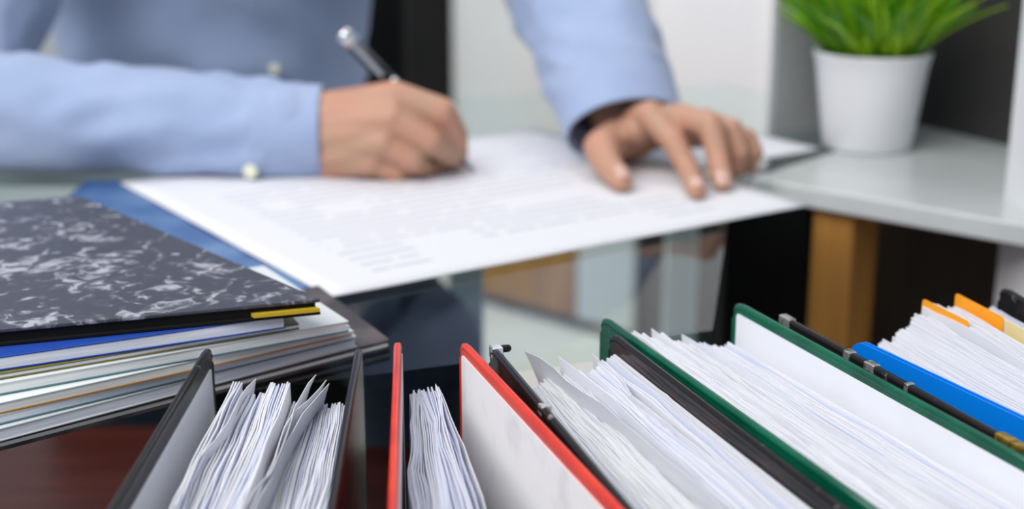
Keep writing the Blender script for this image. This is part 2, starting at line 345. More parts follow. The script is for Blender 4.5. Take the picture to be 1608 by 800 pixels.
def inset(root, F, D, side, m, top=0.006, fore=0.006, name='lining', bottom=0.01, end=CL - 0.01, t=0.0006, wob=0.0):
    """paper lining on the inner face of a cover; side=+1 for a left cover (inner face to the right)"""
    n0 = 0.0 if side > 0 else -t
    return obj(name, *slab(F, D, fore, end, ZS + bottom, ZB - top, n0, n0 + t, rc=0.002), m, root)
ROWS = [0, .006, .016, .035, .07, .13, .26]
def sheet(root, Ln, Rn, u, rec, drop, m, lean=0.0, seed=0.0, end=0.265, amp=0.0012, th=0.00032, curl=0.0, uend=None, nseg=14, height=0.285, name='paper_sheet', slope=0.0, wav=1.0):
    """one leaf of paper between two covers. lean: sideways shift of the top; curl: extra sideways bend of the far end; slope: top falls towards the far end"""
    (FL, DL), (FR, DR) = Ln, Rn; vs = []; fs = []; nz = len(ROWS); cols = []
    for i in range(nseg + 1):
        f = i / nseg; s = rec + (end - rec) * f ** 1.15
        uu = u if uend is None else u + (uend - u) * f
        a, b = FL + DL * s, FR + DR * s; d = (b - a).normalized()
        q = a.lerp(b, uu)
        for j, r in enumerate(ROWS):
            h = ZB - drop - r * height / .26 - slope * (1 - f)
            k = math.exp(-r / 0.03)
            dx = amp * wav * noise.noise((s * 22, seed * 0.9, r * 9)) * 2 + amp * 0.4 * noise.noise((s * 55, seed * 1.6, r * 25)) + lean * k + curl * (1 - f) ** 3 * (0.35 + 0.65 * k)
            zz = 0.0016 * noise.noise((s * 35 + seed * 7, seed, 3.3)) * k
            w = q + d * dx; cols.append((w.x, w.y, h + zz, d))
    n = len(cols)
    for sg in (-0.5, 0.5):
        for (x, y, z, d) in cols: vs.append((x + d.x * th * sg, y + d.y * th * sg, z))
    g = lambda i, j, s: s * n + i * nz + j
    for i in range(nseg):
        for j in range(nz - 1):
            fs.append((g(i, j, 0), g(i + 1, j, 0), g(i + 1, j + 1, 0), g(i, j + 1, 0))); fs.append((g(i, j, 1), g(i, j + 1, 1), g(i + 1, j + 1, 1), g(i + 1, j, 1)))
        fs.append((g(i, 0, 0), g(i, 0, 1), g(i + 1, 0, 1), g(i + 1, 0, 0)))
    for j in range(nz - 1): fs.append((g(0, j, 0), g(0, j + 1, 0), g(0, j + 1, 1), g(0, j, 1)))
    off_ = ORG[root.name]
    me = bpy.data.meshes.new(name); me.from_pydata([tuple(Vector(v) - off_) for v in vs], [], fs)
    for p_ in me.polygons: p_.use_smooth = True
    try: me.set_sharp_from_angle(angle=math.radians(50))
    except Exception: pass
    return link(name, me, m, root)
def pack(root, Ln, Rn, n, u0, u1, rec, drop, mats, jr=0.003, jd=0.002, lean=lambda u: 0.0, amp=0.0012, v0=None, v1=None, step=7, slope=0.0, th=0.0007, curl=lambda u: 0):
    ro, do = 0, 0
    for i in range(n):
        f = i / max(1, n - 1); u = u0 + (u1 - u0) * f
        if i % step == 0: ro = random.uniform(-jr, jr); do = random.uniform(-jd, jd)
        ue = None if v0 is None else v0 + (v1 - v0) * f
        r_ = rec(f) if callable(rec) else rec; d_ = drop(f) if callable(drop) else drop
        sheet(root, Ln, Rn, u + random.uniform(-.15, .15) * (u1 - u0) / n, max(.003, r_ + ro + random.uniform(-jr, jr) * .35), max(.001, d_ + do + random.uniform(-jd, jd) * .45),
              random.choice(mats), lean(f), seed=i * 0.11 + n * 3.7, amp=amp, uend=ue, slope=slope, th=th, curl=curl(f))
PM = [M['paper'], M['paper'], M['paper_cool']]
PW = [M['paper'], M['paper'], M['paper_grey']]
# --- black binder, leftmost
B1 = line((333, 545), (183, 800)), line((558, 545), (512, 800))
r1 = binder('ring_binder', 'black binder with worn edges in front of the magazine stack, leftmost in the row', M['black'], *B1, spine_mat=M['black'])
inset(r1, *B1[0], 1, M['lining'], top=0.009, fore=0.007)
pack(r1, *B1, 4, 0.10, 0.16, 0.012, 0.016, PM, lean=lambda f: 0.004, jr=0.002)
pack(r1, *B1, 16, 0.17, 0.40, lambda f: 0.012 + .006 * f, lambda f: 0.020 + 0.002 * f, PM, jr=0.004, jd=0.0025, v0=0.14, v1=0.40, step=4)
pack(r1, *B1, 10, 0.42, 0.56, 0.014, lambda f: 0.014, PM, jr=0.003, jd=0.0015, v0=0.40, v1=0.52, step=3)
pack(r1, *B1, 34, 0.58, 0.965, lambda f: 0.018 + 0.002 * f, lambda f: 0.026 - 0.004 * f, PM, jr=0.003, jd=0.0015, v0=0.55, v1=0.95, step=3, amp=0.0009)
sheet(r1, *B1, 0.50, 0.013, 0.010, M['paper'], lean=0.008, seed=9.3, curl=0.012, amp=0.003, uend=0.46)
sheet(r1, *B1, 0.52, 0.016, 0.012, M['paper'], lean=0.005, seed=4.3, curl=0.016, amp=0.003, uend=0.5)
sheet(r1, *B1, 0.20, 0.010, 0.013, M['paper'], lean=-0.001, seed=2.3, curl=0.010, amp=0.003, uend=0.2)
sheet(r1, *B1, 0.60, 0.020, 0.012, M['paper'], lean=0.002, seed=6.3, curl=0.014, amp=0.002, uend=0.55)
# --- red binder
B2 = line((630, 535), (624, 800)), line((722, 537), (967, 800))
r2 = binder('ring_binder', 'red binder with white lined covers and few papers', M['red'], *B2)
inset(r2, *B2[0], 1, M['lining'], top=0.005, fore=0.004)
inset(r2, *B2[1], -1, M['lining_worn'], top=0.0055, fore=0.0045)
pack(r2, *B2, 26, 0.10, 0.52, lambda f: 0.015 + 0.004 * f, lambda f: 0.024 - 0.003 * f, [M['paper_cool'], M['paper'], M['paper_cool']], jr=0.004, jd=0.003, v0=0.06, v1=0.36, step=4, amp=0.0016)
sheet(r2, *B2, 0.55, 0.014, 0.018, M['paper_cool'], seed=5.5, uend=0.40, amp=0.001, curl=-0.002)
sheet(r2, *B2, 0.60, 0.016, 0.019, M['paper'], seed=5.7, uend=0.44, amp=0.001, curl=-0.003)
# --- black binder behind the red one
B3 = line((779, 544), (996, 800)), line((957, 524), (1318, 800))
r3 = binder('ring_binder', 'glossy black binder packed with curling papers between the red and green binders', M['black_brown'], *B3, trim=M['black'])
inset(r3, *B3[1], -1, M['lining'], top=0.009, fore=0.006)
pack(r3, *B3, 30, 0.16, 0.46, lambda f: 0.018 - 0.004 * f, lambda f: 0.020 - 0.006 * f, [M['paper_cool'], M['paper'], M['paper_grey']], jr=0.003, jd=0.0015, v0=0.10, v1=0.48, step=5, amp=0.0008)
pack(r3, *B3, 26, 0.48, 0.80, lambda f: 0.018 - 0.004 * f, lambda f: 0.016 - 0.005 * f, PM, jr=0.004, jd=0.002, v0=0.50, v1=0.82, step=4, amp=0.0011)
pack(r3, *B3, 6, 0.86, 0.97, 0.012, lambda f: 0.012 - 0.003 * f, PM, jr=0.003, jd=0.002, v0=0.84, v1=0.96, step=2)
sheet(r3, *B3, 0.60, 0.004, 0.004, M['paper'], seed=1.5, uend=0.56, amp=0.002, curl=-0.020, lean=-0.006, slope=-0.001)
sheet(r3, *B3, 0.66, 0.008, 0.007, M['paper'], seed=2.5, uend=0.60, amp=0.002, curl=-0.006, lean=-0.004)
sheet(r3, *B3, 0.90, 0.006, 0.008, M['paper'], seed=3.5, uend=0.80, amp=0.003, curl=0.0, lean=-0.006)
F, D = B3[0]; N = Vector((-D.y, D.x, 0))
def clip_on(root, F, D, s, mid, m, w=0.006, hgt=0.008, t=0.0042, name='metal_corner'):
    q = F + D * s + Vector((-D.y, D.x, 0)) * mid; Nn = Vector((-D.y, D.x, 0))
    return obj(name, *obox((q.x, q.y, ZB - hgt / 2 + 0.0011), D * w / 2, Nn * t / 2, Vector((0, 0, hgt / 2))), m, root, bevel=0.0006)
mc = clip_on(r3, F, D, 0.003, -TH / 2 + 0.001, M['chrome'], 0.007, 0.006, 0.0058)
obj('rivet', *capsule(F + D * 0.002 + N * .003 + Vector((0, 0, -.001)), F + D * 0.002 + N * .0055 + Vector((0, 0, -.001)), .002, .002), M['black'], mc, smooth=True)
clip_on(r3, F, D, 0.085, -TH / 2 + 0.0006, M['silver_worn'], 0.006, 0.005, 0.005, 'worn_patch')
# --- green binder
B4 = line((953, 497), (1382, 800)), line((1152, 475), (1608, 724))
r4 = binder('ring_binder', 'green binder stuffed with white papers beside the glossy black one', M['green'], *B4)
inset(r4, *B4[0], 1, M['lining'], top=0.006, fore=0.005)
inset(r4, *B4[1], -1, M['lining'], top=0.005, fore=0.0045)
pack(r4, *B4, 40, 0.10, 0.56, lambda f: 0.012 + 0.002 * f, lambda f: 0.006 + 0.010 * f, PW, jr=0.005, jd=0.002, v0=0.06, v1=0.55, step=4, amp=0.0011)
pack(r4, *B4, 24, 0.57, 0.90, lambda f: 0.012, lambda f: 0.017 + 0.004 * f, PM, jr=0.004, jd=0.0015, v0=0.57, v1=0.95, step=5, amp=0.0011)
sheet(r4, *B4, 0.60, 0.008, 0.012, M['paper'], seed=7.1, uend=0.6, amp=0.002, lean=-0.003)
sheet(r4, *B4, 0.30, 0.010, 0.006, M['paper'], seed=8.1, uend=0.26, amp=0.002, lean=-0.003)
# --- wide black binder at the right
B5 = line((1230, 494), (1608, 700)), line((1570, 451), (1700, 527))
r5 = binder('ring_binder', 'black binder with silver worn edge patches holding orange tabbed papers, rightmost', M['black'], *B5)
F, D = B5[0]
for s, w, m in ((0.002, 0.010, 'silver_worn'), (0.062, 0.006, 'silver_worn'), (0.080, 0.008, 'silver_worn'), (0.112, 0.003, 'silver_worn'), (0.176, 0.03, 'brass')):
    clip_on(r5, F, D, s + w / 2, -TH / 2, M[m], w, 0.006, 0.0047, 'worn_patch')
U = lambda px, py, z: None
def ufrac(Bn, px, py, z):
    p = P(px, py, z); (FL, DL), (FR, DR) = Bn; best = (9, 0, 0)
    for i in range(0, 200):
        s = i * 0.001
        for k in range(0, 101):
            q = (FL + DL * s).lerp(FR + DR * s, k / 100); e = (q.xy - p.xy).length
            if e < best[0]: best = (e, k / 100, s)
    return best[1], best[2]
pack(r5, *B5, 26, 0.36, 0.58, lambda f: 0.020 - 0.006 * f, lambda f: 0.018 - 0.012 * f, [M['paper']], jr=0.004, jd=0.0015, v0=0.38, v1=0.62, step=4, amp=0.0012)
def divider(u, s0, s1, z1, m, hgt=0.28, name='divider'):
    (FL, DL), (FR, DR) = B5; a = (FL + DL * s0).lerp(FR + DR * s0, u); b = (FL + DL * s1).lerp(FR + DR * s1, u + .02); d = (b - a).normalized()
    return obj(name, *slab(a, d, 0, (b - a).length, z1 - hgt, z1, -0.0003, 0.0003, rc=0.002), m, r5)
pack(r5, *B5, 5, 0.60, 0.66, 0.010, 0.002, [M['paper']], jr=0.001, jd=0.001, v0=0.62, v1=0.68)
d1 = divider(0.60, 0.007, 0.05, ZB + 0.0015, M['orange']); tag(d1, 'orange card divider')
pack(r5, *B5, 8, 0.67, 0.745, 0.012, 0.004, [M['paper']], jr=0.002, jd=0.0015, v0=0.69, v1=0.78)
d2 = divider(0.76, 0.006, 0.052, ZB + 0.002, M['orange']); tag(d2, 'orange card divider')
d3 = divider(0.785, 0.053, 0.20, ZB + 0.001, M['yellow']); tag(d3, 'pale yellow card divider')
pack(r5, *B5, 12, 0.86, 0.97, lambda f: 0.012 - 0.004 * f, lambda f: 0.014 - 0.006 * f, [M['paper'], M['paper_cool']], jr=0.004, jd=0.0025, v0=0.88, v1=0.97, step=3)
# --- blue plastic folder slipped into it
bf = line((1338, 531), (1604, 657)); F, D = bf
bfo = empty('plastic_folder', (F + D * .1).xy.to_3d() + Vector((0, 0, ZS))); tag(bfo, 'bright blue plastic folder with rounded corner beside the orange tabbed papers', 'folder')
for nn in (-0.0006, 0.0022): obj('cover', *slab(F, D, 0, 0.27, ZS + 0.004, ZB, nn, nn + 0.0009, rc=0.010, k=8), M['blue'], bfo)
obj('fold', *slab(F, D, 0.2702, 0.272, ZS + 0.006, ZB - .008, -0.0006, 0.0031, rc=0.0008), M['blue'], bfo)

# ================================================================== PAPERS AND STACK ON THE DESK
A, Bc, Cc = P(165, 290, .004), P(518, 466, .004), P(1275, 321, .004)
ex = (Cc - Bc).normalized(); ey = Vector((-ex.y, ex.x, 0)); Lx = (Cc - Bc).length; Ly = (A - Bc).dot(ey)
def flat_sheet(name, origin, lx, ly, z, m, label, cat='paper', seed=0, t=0.0008, curl=0.0, group=None, rot=0.0):
    nx, ny = 24, 16; vs = []; fs = []
    for side in (0, 1):
        for i in range(nx + 1):
            for j in range(ny + 1):
                x, y = lx * i / nx, ly * j / ny
                zz = t * (side) + 0.0006 * (1 + noise.noise((x * 12 + seed, y * 12, 0))) + curl * max(0, 1 - (i / nx) * 3) ** 2 * 0 + curl * (max(0, i / nx - .8) * 5) ** 2
                vs.append((x, y, zz))
    n = (nx + 1) * (ny + 1); g = lambda i, j, s: s * n + i * (ny + 1) + j
    for i in range(nx):
        for j in range(ny):
            fs.append((g(i, j, 0), g(i, j + 1, 0), g(i + 1, j + 1, 0), g(i + 1, j, 0))); fs.append((g(i, j, 1), g(i + 1, j, 1), g(i + 1, j + 1, 1), g(i, j + 1, 1)))
    for i in range(nx): fs += [(g(i, 0, 0), g(i + 1, 0, 0), g(i + 1, 0, 1), g(i, 0, 1)), (g(i, ny, 0), g(i, ny, 1), g(i + 1, ny, 1), g(i + 1, ny, 0))]
    for j in range(ny): fs += [(g(0, j, 0), g(0, j, 1), g(0, j + 1, 1), g(0, j + 1, 0)), (g(nx, j, 0), g(nx, j + 1, 0), g(nx, j + 1, 1), g(nx, j, 1))]
    me = bpy.data.meshes.new(name); me.from_pydata(vs, [], fs)
    for p_ in me.polygons: p_.use_smooth = True
    o = link(name, me, m, None, Vector((origin.x, origin.y, z))); o.rotation_euler.z = math.atan2(ex.y, ex.x) + rot
    return tag(o, label, cat, group)
flat_sheet('printed_document', Bc, Lx, Ly, 0.0028, M['print'], 'large printed white document under the writing hand and the pen', seed=1)
tip = P(1291, 236)
flat_sheet('paper_sheet', tip - ex * 0.30, 0.30, 0.21, 0.0006, M['paper'], 'white sheet poking out past the document towards the plant', seed=5, t=0.0005)
# blue folder under the document's left edge
pts = [P(60, 300), P(150, 283), P(215, 292), P(540, 455), P(508, 468), P(430, 470)]
bfold = [P(20, 300), P(150, 284), P(300, 320), P(540, 450), P(507, 465), P(300, 470)]
tag(obj('document_folder', *prism([Vector((p_.x, p_.y, 0)) for p_ in (P(95, 322), P(135, 288), P(210, 288), P(530, 456), P(506, 464), P(380, 470))], 0.0002, 0.0022), M['blue_folder'], bevel=0.0005), 'glossy blue folder between the marbled notebook and the document', 'folder')
# stack: bottom to top
def quad(front_r, front_l, back_r, z):     # pixel corners at height z; the fourth corner closes the parallelogram
    a, b, c = P(*front_r, z), P(*front_l, z), P(*back_r, z); d = b + (c - a); return [a, c, d, b]
def ext(pts, k=1.25):                       # lengthen the front edge to the left (beyond the frame)
    a, c, d, b = pts; return [a, c, c + (d - c) * k, a + (b - a) * k]
def shrink(pts, s): 
    m = sum(pts, Vector()) / 4; return [m + (p_ - m) * s for p_ in pts]
def magazine(label, pts, z0, z1, mc, mp, tc=0.0012, wave=0.0, spine=None, cat='magazine', name='magazine', top=None):
    c = sum(pts, Vector()) / 4; root = empty(name, (c.x, c.y, z0)); tag(root, label, cat, 'magazines and folders in the stack')
    obj('back_cover', *prism(pts, z0, z0 + tc), mc, root, bevel=0.0003)
    obj('pages', *prism(shrink(pts, 0.992), z0 + tc, z1 - tc), mp, root)
    obj('front_cover', *prism(pts, z1 - tc, z1), top or mc, root, bevel=0.0003)
    return root
q = lambda fr, fl, br, z, k=1.3: ext(quad(fr, fl, br, z), k)
b_q = q((612, 541), (0, 700), (500, 455), 0.003)
magazine('dark board folder at the bottom of the magazine stack, sticking out to the right', b_q, 0.0, 0.006, M['dark_cover'], M['page_edge'], 0.002, name='board_folder', cat='folder')
LAY = [((560, 537), (0, 684), (430, 440), .0062, .013, 'cover_white', 'page_edge_cool', 'cover_white', 'white magazine with bluish page edges, lowest one on the dark board folder'),
       ((556, 527), (0, 660), (425, 438), .0132, .0185, 'cover_teal', 'page_edge_cool', 'cover_white', 'thin magazine with a dark teal back cover, second above the dark board folder'),
       ((550, 520), (0, 642), (420, 434), .0187, .0245, 'cover_orange', 'page_edge', 'cover_white', 'magazine with a thin orange back cover in the middle of the stack'),
       ((548, 513), (0, 612), (415, 425), .0247, .031, 'cover_teal', 'page_edge', 'cover_white', 'pale paged magazine sticking out right, below the olive covered one'),
       ((470, 513), (0, 592), (390, 425), .0312, .0345, 'cover_olive', 'page_edge_cool', 'cover_olive', 'thin olive covered magazine under the blue covered one'),
       ((448, 506), (0, 572), (370, 420), .0347, .042, 'cover_blue', 'page_edge_cool', 'cover_blue', 'white paged magazine with bright blue cover just under the marbled notebook')]
for fr, fl, br, z0, z1, mc_, mp_, mt_, lb in LAY:
    magazine(lb, q(fr, fl, br, (z0 + z1) / 2), z0, z1, M[mc_], M[mp_], 0.0009, top=M[mt_])
nb = q((503, 470), (0, 518), (128, 309), 0.051, 1.3)
c = sum(nb, Vector()) / 4; nbr = empty('marbled_notebook', (c.x, c.y, 0.0422)); tag(nbr, 'dark grey marbled notebook lying on top of the magazine stack', 'notebook', 'magazines and folders in the stack')
obj('back_cover', *prism(nb, 0.0422, 0.0442), M['black_matt'], nbr, bevel=0.0005)
yt = [nb[0] + (nb[3] - nb[0]) * 0.004, nb[0] + (nb[1] - nb[0]) * 0.3, nb[0] + (nb[1] - nb[0]) * 0.3 + (nb[3] - nb[0]) * 0.15, nb[0] + (nb[3] - nb[0]) * 0.17]
yo = Vector((0.0006, -0.0012, 0)); obj('yellow_divider', *prism([p_ + yo for p_ in yt], 0.0444, 0.0464), M['yellow_board'], nbr)
obj('pages', *prism(shrink(nb, 0.985), 0.0442, 0.0490), M['black_matt'], nbr)
obj('front_cover', *prism(nb, 0.0490, 0.0514), M['marble'], nbr, bevel=0.0008)

# ================================================================== PLANT
pc = P(1374, 243); pc = Vector((pc.x, pc.y + 0.035, 0.0004))
pot = empty('potted_plant', pc); tag(pot, 'bushy green plant in a white pot on the side shelf', 'plant')
obj('pot', *lathe([(0.001, 0), (0.040, 0), (0.0425, .003), (0.052, .075), (0.0545, .088), (0.0555, .091), (0.0555, .093), (0.051, .093), (0.049, .083), (0.001, .082)], pc, 48), M['pot'], pot, smooth=True)
obj('soil', *lathe([(0.001, .0822), (0.0475, .0822), (0.046, .086), (0.001, .089)], pc, 24), M['soil'], pot, smooth=True)
lm = []
for v in range(4):
    for m in ('leaf_a', 'leaf_b'):
        vs, fs = [], []; n = 7; Lf = 0.085 + 0.012 * v; bend = 0.006 + 0.008 * v
        for i in range(n + 1):
            f = i / n; w = 0.0048 * (math.sin(math.pi * min(1, f * 0.85 + 0.12)) ** 0.8) * (1 - f ** 4) + 0.0002
            zc, xc = Lf * f, bend * f * f
            vs += [(xc, -w, zc + .0006), (xc + .0016, 0, zc), (xc, w, zc + .0006)]
        for i in range(n):
            for k in (0, 1): fs.append((i * 3 + k, i * 3 + k + 1, i * 3 + k + 4, i * 3 + k + 3))
        me = bpy.data.meshes.new('leaf'); me.from_pydata(vs, [], fs); me.materials.append(M[m])
        for p_ in me.polygons: p_.use_smooth = True
        lm.append(me)
for i in range(280):
    o = link('leaf', random.choice(lm), None, pot); a = random.uniform(0, 2 * math.pi); rr = 0.043 * math.sqrt(random.random())
    o.location = (rr * math.cos(a), rr * math.sin(a), 0.085 + random.uniform(0, 0.022))
    tilt = rr / 0.043 * 0.68 + random.uniform(-0.2, 0.2); a2 = a + random.uniform(-.5, .5)
    o.rotation_euler = (Matrix.Rotation(a2, 3, 'Z') @ Matrix.Rotation(tilt, 3, 'Y') @ Matrix.Rotation(random.uniform(-.8, .8), 3, 'Z')).to_euler()
    s = random.uniform(0.58, 0.9) * (1.0 if rr > .02 else 0.95); o.scale = (s * 1.15, s * 1.25, s)

# ================================================================== PERSON
def bake(name, parts, voxel, smooth_it, mat_, parent=None, fac=0.5):
    vs, fs = join(*parts); me = bpy.data.meshes.new(name + '_raw'); me.from_pydata([tuple(v) for v in vs], [], fs)
    o = bpy.data.objects.new(name + '_raw', me); C.objects.link(o)
    r = o.modifiers.new('r', 'REMESH'); r.mode = 'VOXEL'; r.voxel_size = voxel; r.use_smooth_shade = True
    s = o.modifiers.new('s', 'SMOOTH'); s.iterations = smooth_it; s.factor = fac
    dg = bpy.context.evaluated_depsgraph_get(); out = bpy.data.meshes.new_from_object(o.evaluated_get(dg))
    bpy.data.objects.remove(o); 
    for p_ in out.polygons: p_.use_smooth = True
    return out
person = empty('person', (-0.33, 1.68, ZF)); tag(person, 'person in a light blue shirt writing with a pen at the glass desk', 'person')
def chain(pts, rs): return [capsule(pts[i], pts[i + 1], rs[i], rs[i + 1]) for i in range(len(pts) - 1)]
# right hand (writing): back of the hand faces the camera
RW = Q(470, 214, 1.232)
rb = [Q(508, 172, 1.222), Q(506, 200, 1.212), Q(505, 228, 1.212), Q(505, 254, 1.216)]
rm = [Q(618, 150, 1.205), Q(615, 187, 1.190), Q(601, 225, 1.188), Q(584, 255, 1.195)]
fing_r = [
 [rm[0], Q(694, 176, 1.200), Q(716, 212, 1.214), Q(721, 240, 1.228)],
 [rm[1], Q(676, 222, 1.188), Q(704, 242, 1.212), Q(716, 254, 1.232)],
 [rm[2], Q(648, 253, 1.188), Q(668, 264, 1.212), Q(658, 268, 1.232)],
 [rm[3], Q(622, 272, 1.195), Q(640, 277, 1.214), Q(628, 277, 1.232)]]
rad = [(.0132, .0128, .0108, .0086), (.0118, .0114, .0098, .0082), (.0112, .0106, .0092, .0078), (.0105, .0095, .0084, .0072)]
parts = []
for k in range(4):
    parts += chain([RW, rb[k], rm[k]], [.021, .0155, .0128]); parts += chain(fing_r[k], rad[k])
    if k < 3: yv = Vector((0, -.0012, 0)); parts += chain([(rb[k] + rb[k + 1]) / 2 + yv, (rb[k] + rb[k + 1] + rm[k] + rm[k + 1]) / 4 + yv, (rm[k] + rm[k + 1]) / 2], [.0165, .0148, .0105])
parts += chain([Q(505, 190, 1.24), Q(600, 178, 1.248), Q(680, 198, 1.252), Q(716, 236, 1.244)], [.018, .0155, .0118, .0095])
parts += chain([Q(520, 215, 1.235), Q(590, 225, 1.225), Q(650, 238, 1.225)], [.022, .020, .017]) + chain([Q(590, 262, 1.215), Q(672, 258, 1.222), Q(695, 252, 1.232)], [.012, .011, .010])
RE = Q(-15, 175, 1.30); RS_ = Vector((-0.52, 1.56, 0.33))
parts += chain([RW, Q(300, 204, 1.235), RE], [.024, .033, .036]) + chain([RE, Q(-72, 150, 1.34), Vector((-0.51, 1.46, 0.18)), RS_], [.034, .034, .036, .04])
hand_r = bake('hr', parts, 0.0016, 7, None)
# left hand: palm raised, fingers planted on the sheet
LWr = Q(992, 208, 1.272)
lb_ = [Q(990, 196, 1.262), Q(1006, 196, 1.262), Q(1022, 200, 1.265), Q(1036, 206, 1.270)]
lmc = [Q(1022, 182, 1.216), Q(1072, 186, 1.212), Q(1108, 194, 1.220), Q(1138, 208, 1.230)]
def tipz(x, y, z): return P(x, y, z)
fing_l = [
 [lmc[0], Q(1058, 222, 1.190), Q(1078, 262, 1.176), tipz(1094, 298, 0.0125)],
 [lmc[1], Q(1116, 197, 1.186), Q(1127, 245, 1.172), tipz(1134, 286, 0.0125)],
 [lmc[2], Q(1148, 204, 1.200), Q(1160, 240, 1.192), Q(1156, 266, 1.196)],
 [lmc[3], Q(1172, 218, 1.214), Q(1184, 240, 1.208), Q(1176, 260, 1.208)]]
radl = [(.0125, .0110, .0094, .0082), (.0122, .0112, .0096, .0086), (.0118, .0106, .0092, .0082), (.0108, .0096, .0084, .0074)]
parts = []
for k in range(4):
    parts += chain([LWr, lb_[k], lmc[k]], [.022, .0165, .0135]); parts += chain(fing_l[k], radl[k])
    if k < 3: parts += chain([(lb_[k] + lb_[k + 1]) / 2, (lmc[k] + lmc[k + 1]) / 2], [.016, .0105])
thumb_l = [Q(975, 214, 1.252), Q(944, 232, 1.212), Q(953, 258, 1.188), tipz(976, 284, 0.0135)]
parts += chain(thumb_l, [.019, .0158, .0128, .0098])
parts += chain([Q(985, 208, 1.25), Q(1000, 205, 1.225)], [.018, .013])
LE = Q(855, -80, 1.475); LS = Vector((-0.15, 1.62, 0.37))
parts += chain([LWr, Q(940, 110, 1.34), LE], [.026, .037, .042]) + chain([LE, Vector((-0.06, 1.58, 0.27)), LS], [.038, .038, .04])
hand_l = bake('hl', parts, 0.0016, 4, None)
# torso, neck, head (above the frame), legs inside the clothes
tors = chain([(-0.36, 1.80, -0.20), (-0.345, 1.72, 0.0), (-0.335, 1.64, 0.25)], [.09, .09, .085]) + chain([RS_, (-0.335, 1.61, 0.33), LS], [.045, .06, .045])
tors += chain([(-0.335, 1.58, 0.36), (-0.33, 1.53, 0.49)], [.062, .056])
HC = Vector((-0.325, 1.485, 0.60))
tors += chain([HC + Vector((0, .02, .03)), HC + Vector((0, -.015, -.035))], [.088, .070]) + chain([HC + Vector((0, -.04, -.075)), HC + Vector((0, -.05, -.095))], [.042, .032])
tors += chain([HC + Vector((0, -.085, .005)), HC + Vector((0, -.112, -.03))], [.010, .014])
for s in (-1, 1):
    tors += chain([HC + Vector((s * .082, .012, -.005)), HC + Vector((s * .090, .018, -.03))], [.016, .010])
    tors += chain([HC + Vector((s * .02, -.088, .028)), HC + Vector((s * .048, -.078, .03))], [.010, .009])
tors += chain([HC + Vector((-.02, -.098, -.062)), HC + Vector((.02, -.098, -.062))], [.009, .009])
torso = bake('to', tors, 0.006, 5, None)
bm = bmesh.new()
for me in (hand_r, hand_l, torso): bm.from_mesh(me)
me = bpy.data.meshes.new('body'); bm.to_mesh(me); bm.free()
me.transform(Matrix.Translation(-ORG['person']))
for p_ in me.polygons: p_.use_smooth = True
body = link('body', me, M['skin'], person)
# finger nails
def nail(tip_, dip, r, side, parent=body):
    d = (Vector(tip_) - Vector(dip)).normalized(); s = Vector(side); s = (s - d * s.dot(d)).normalized(); w = d.cross(s)
    c = Vector(tip_) + s * (r * 0.93) + d * r * 0.1; vs, fs = [], []
    for i in range(7):
        for j in range(5):
            a = (i / 6 - .5) * 2; b = (j / 4 - .5) * 2; a_ = a * math.sqrt(1 - .35 * b * b)
            vs.append(c + d * a_ * r * .72 + w * b * r * .66 - s * (b * b * r * .26 + max(0, a) ** 2 * r * .25) + s * r * (0.03 + max(0, -a) * .20))
    for i in range(6):
        for j in range(4): fs.append((i * 5 + j, i * 5 + j + 1, i * 5 + j + 6, i * 5 + j + 5))
    obj('nail', vs, fs, M['nail'], parent, smooth=True)
for k in range(2): nail(fing_l[k][3], fing_l[k][2], radl[k][3], (0.05, -1, 0.55))
nail(thumb_l[3], thumb_l[2], .0098, (0.25, -0.8, 0.75))
for s in (-1, 1): obj('eye', *capsule(HC + Vector((s * .033, -.081, .012)), HC + Vector((s * .033, -.083, .012)), .011, .011), M['white_lacquer'], body, smooth=True)
hm = bake('ha', chain([HC + Vector((0, .03, .05)), HC + Vector((0, .045, -.02))], [.090, .078]) + chain([HC + Vector((-.03, -.04, .085)), HC + Vector((.03, -.04, .085))], [.036, .036]), .006, 3, None)
hm.transform(Matrix.Translation(-ORG['person'])); link('hair', hm, M['hair'], person)
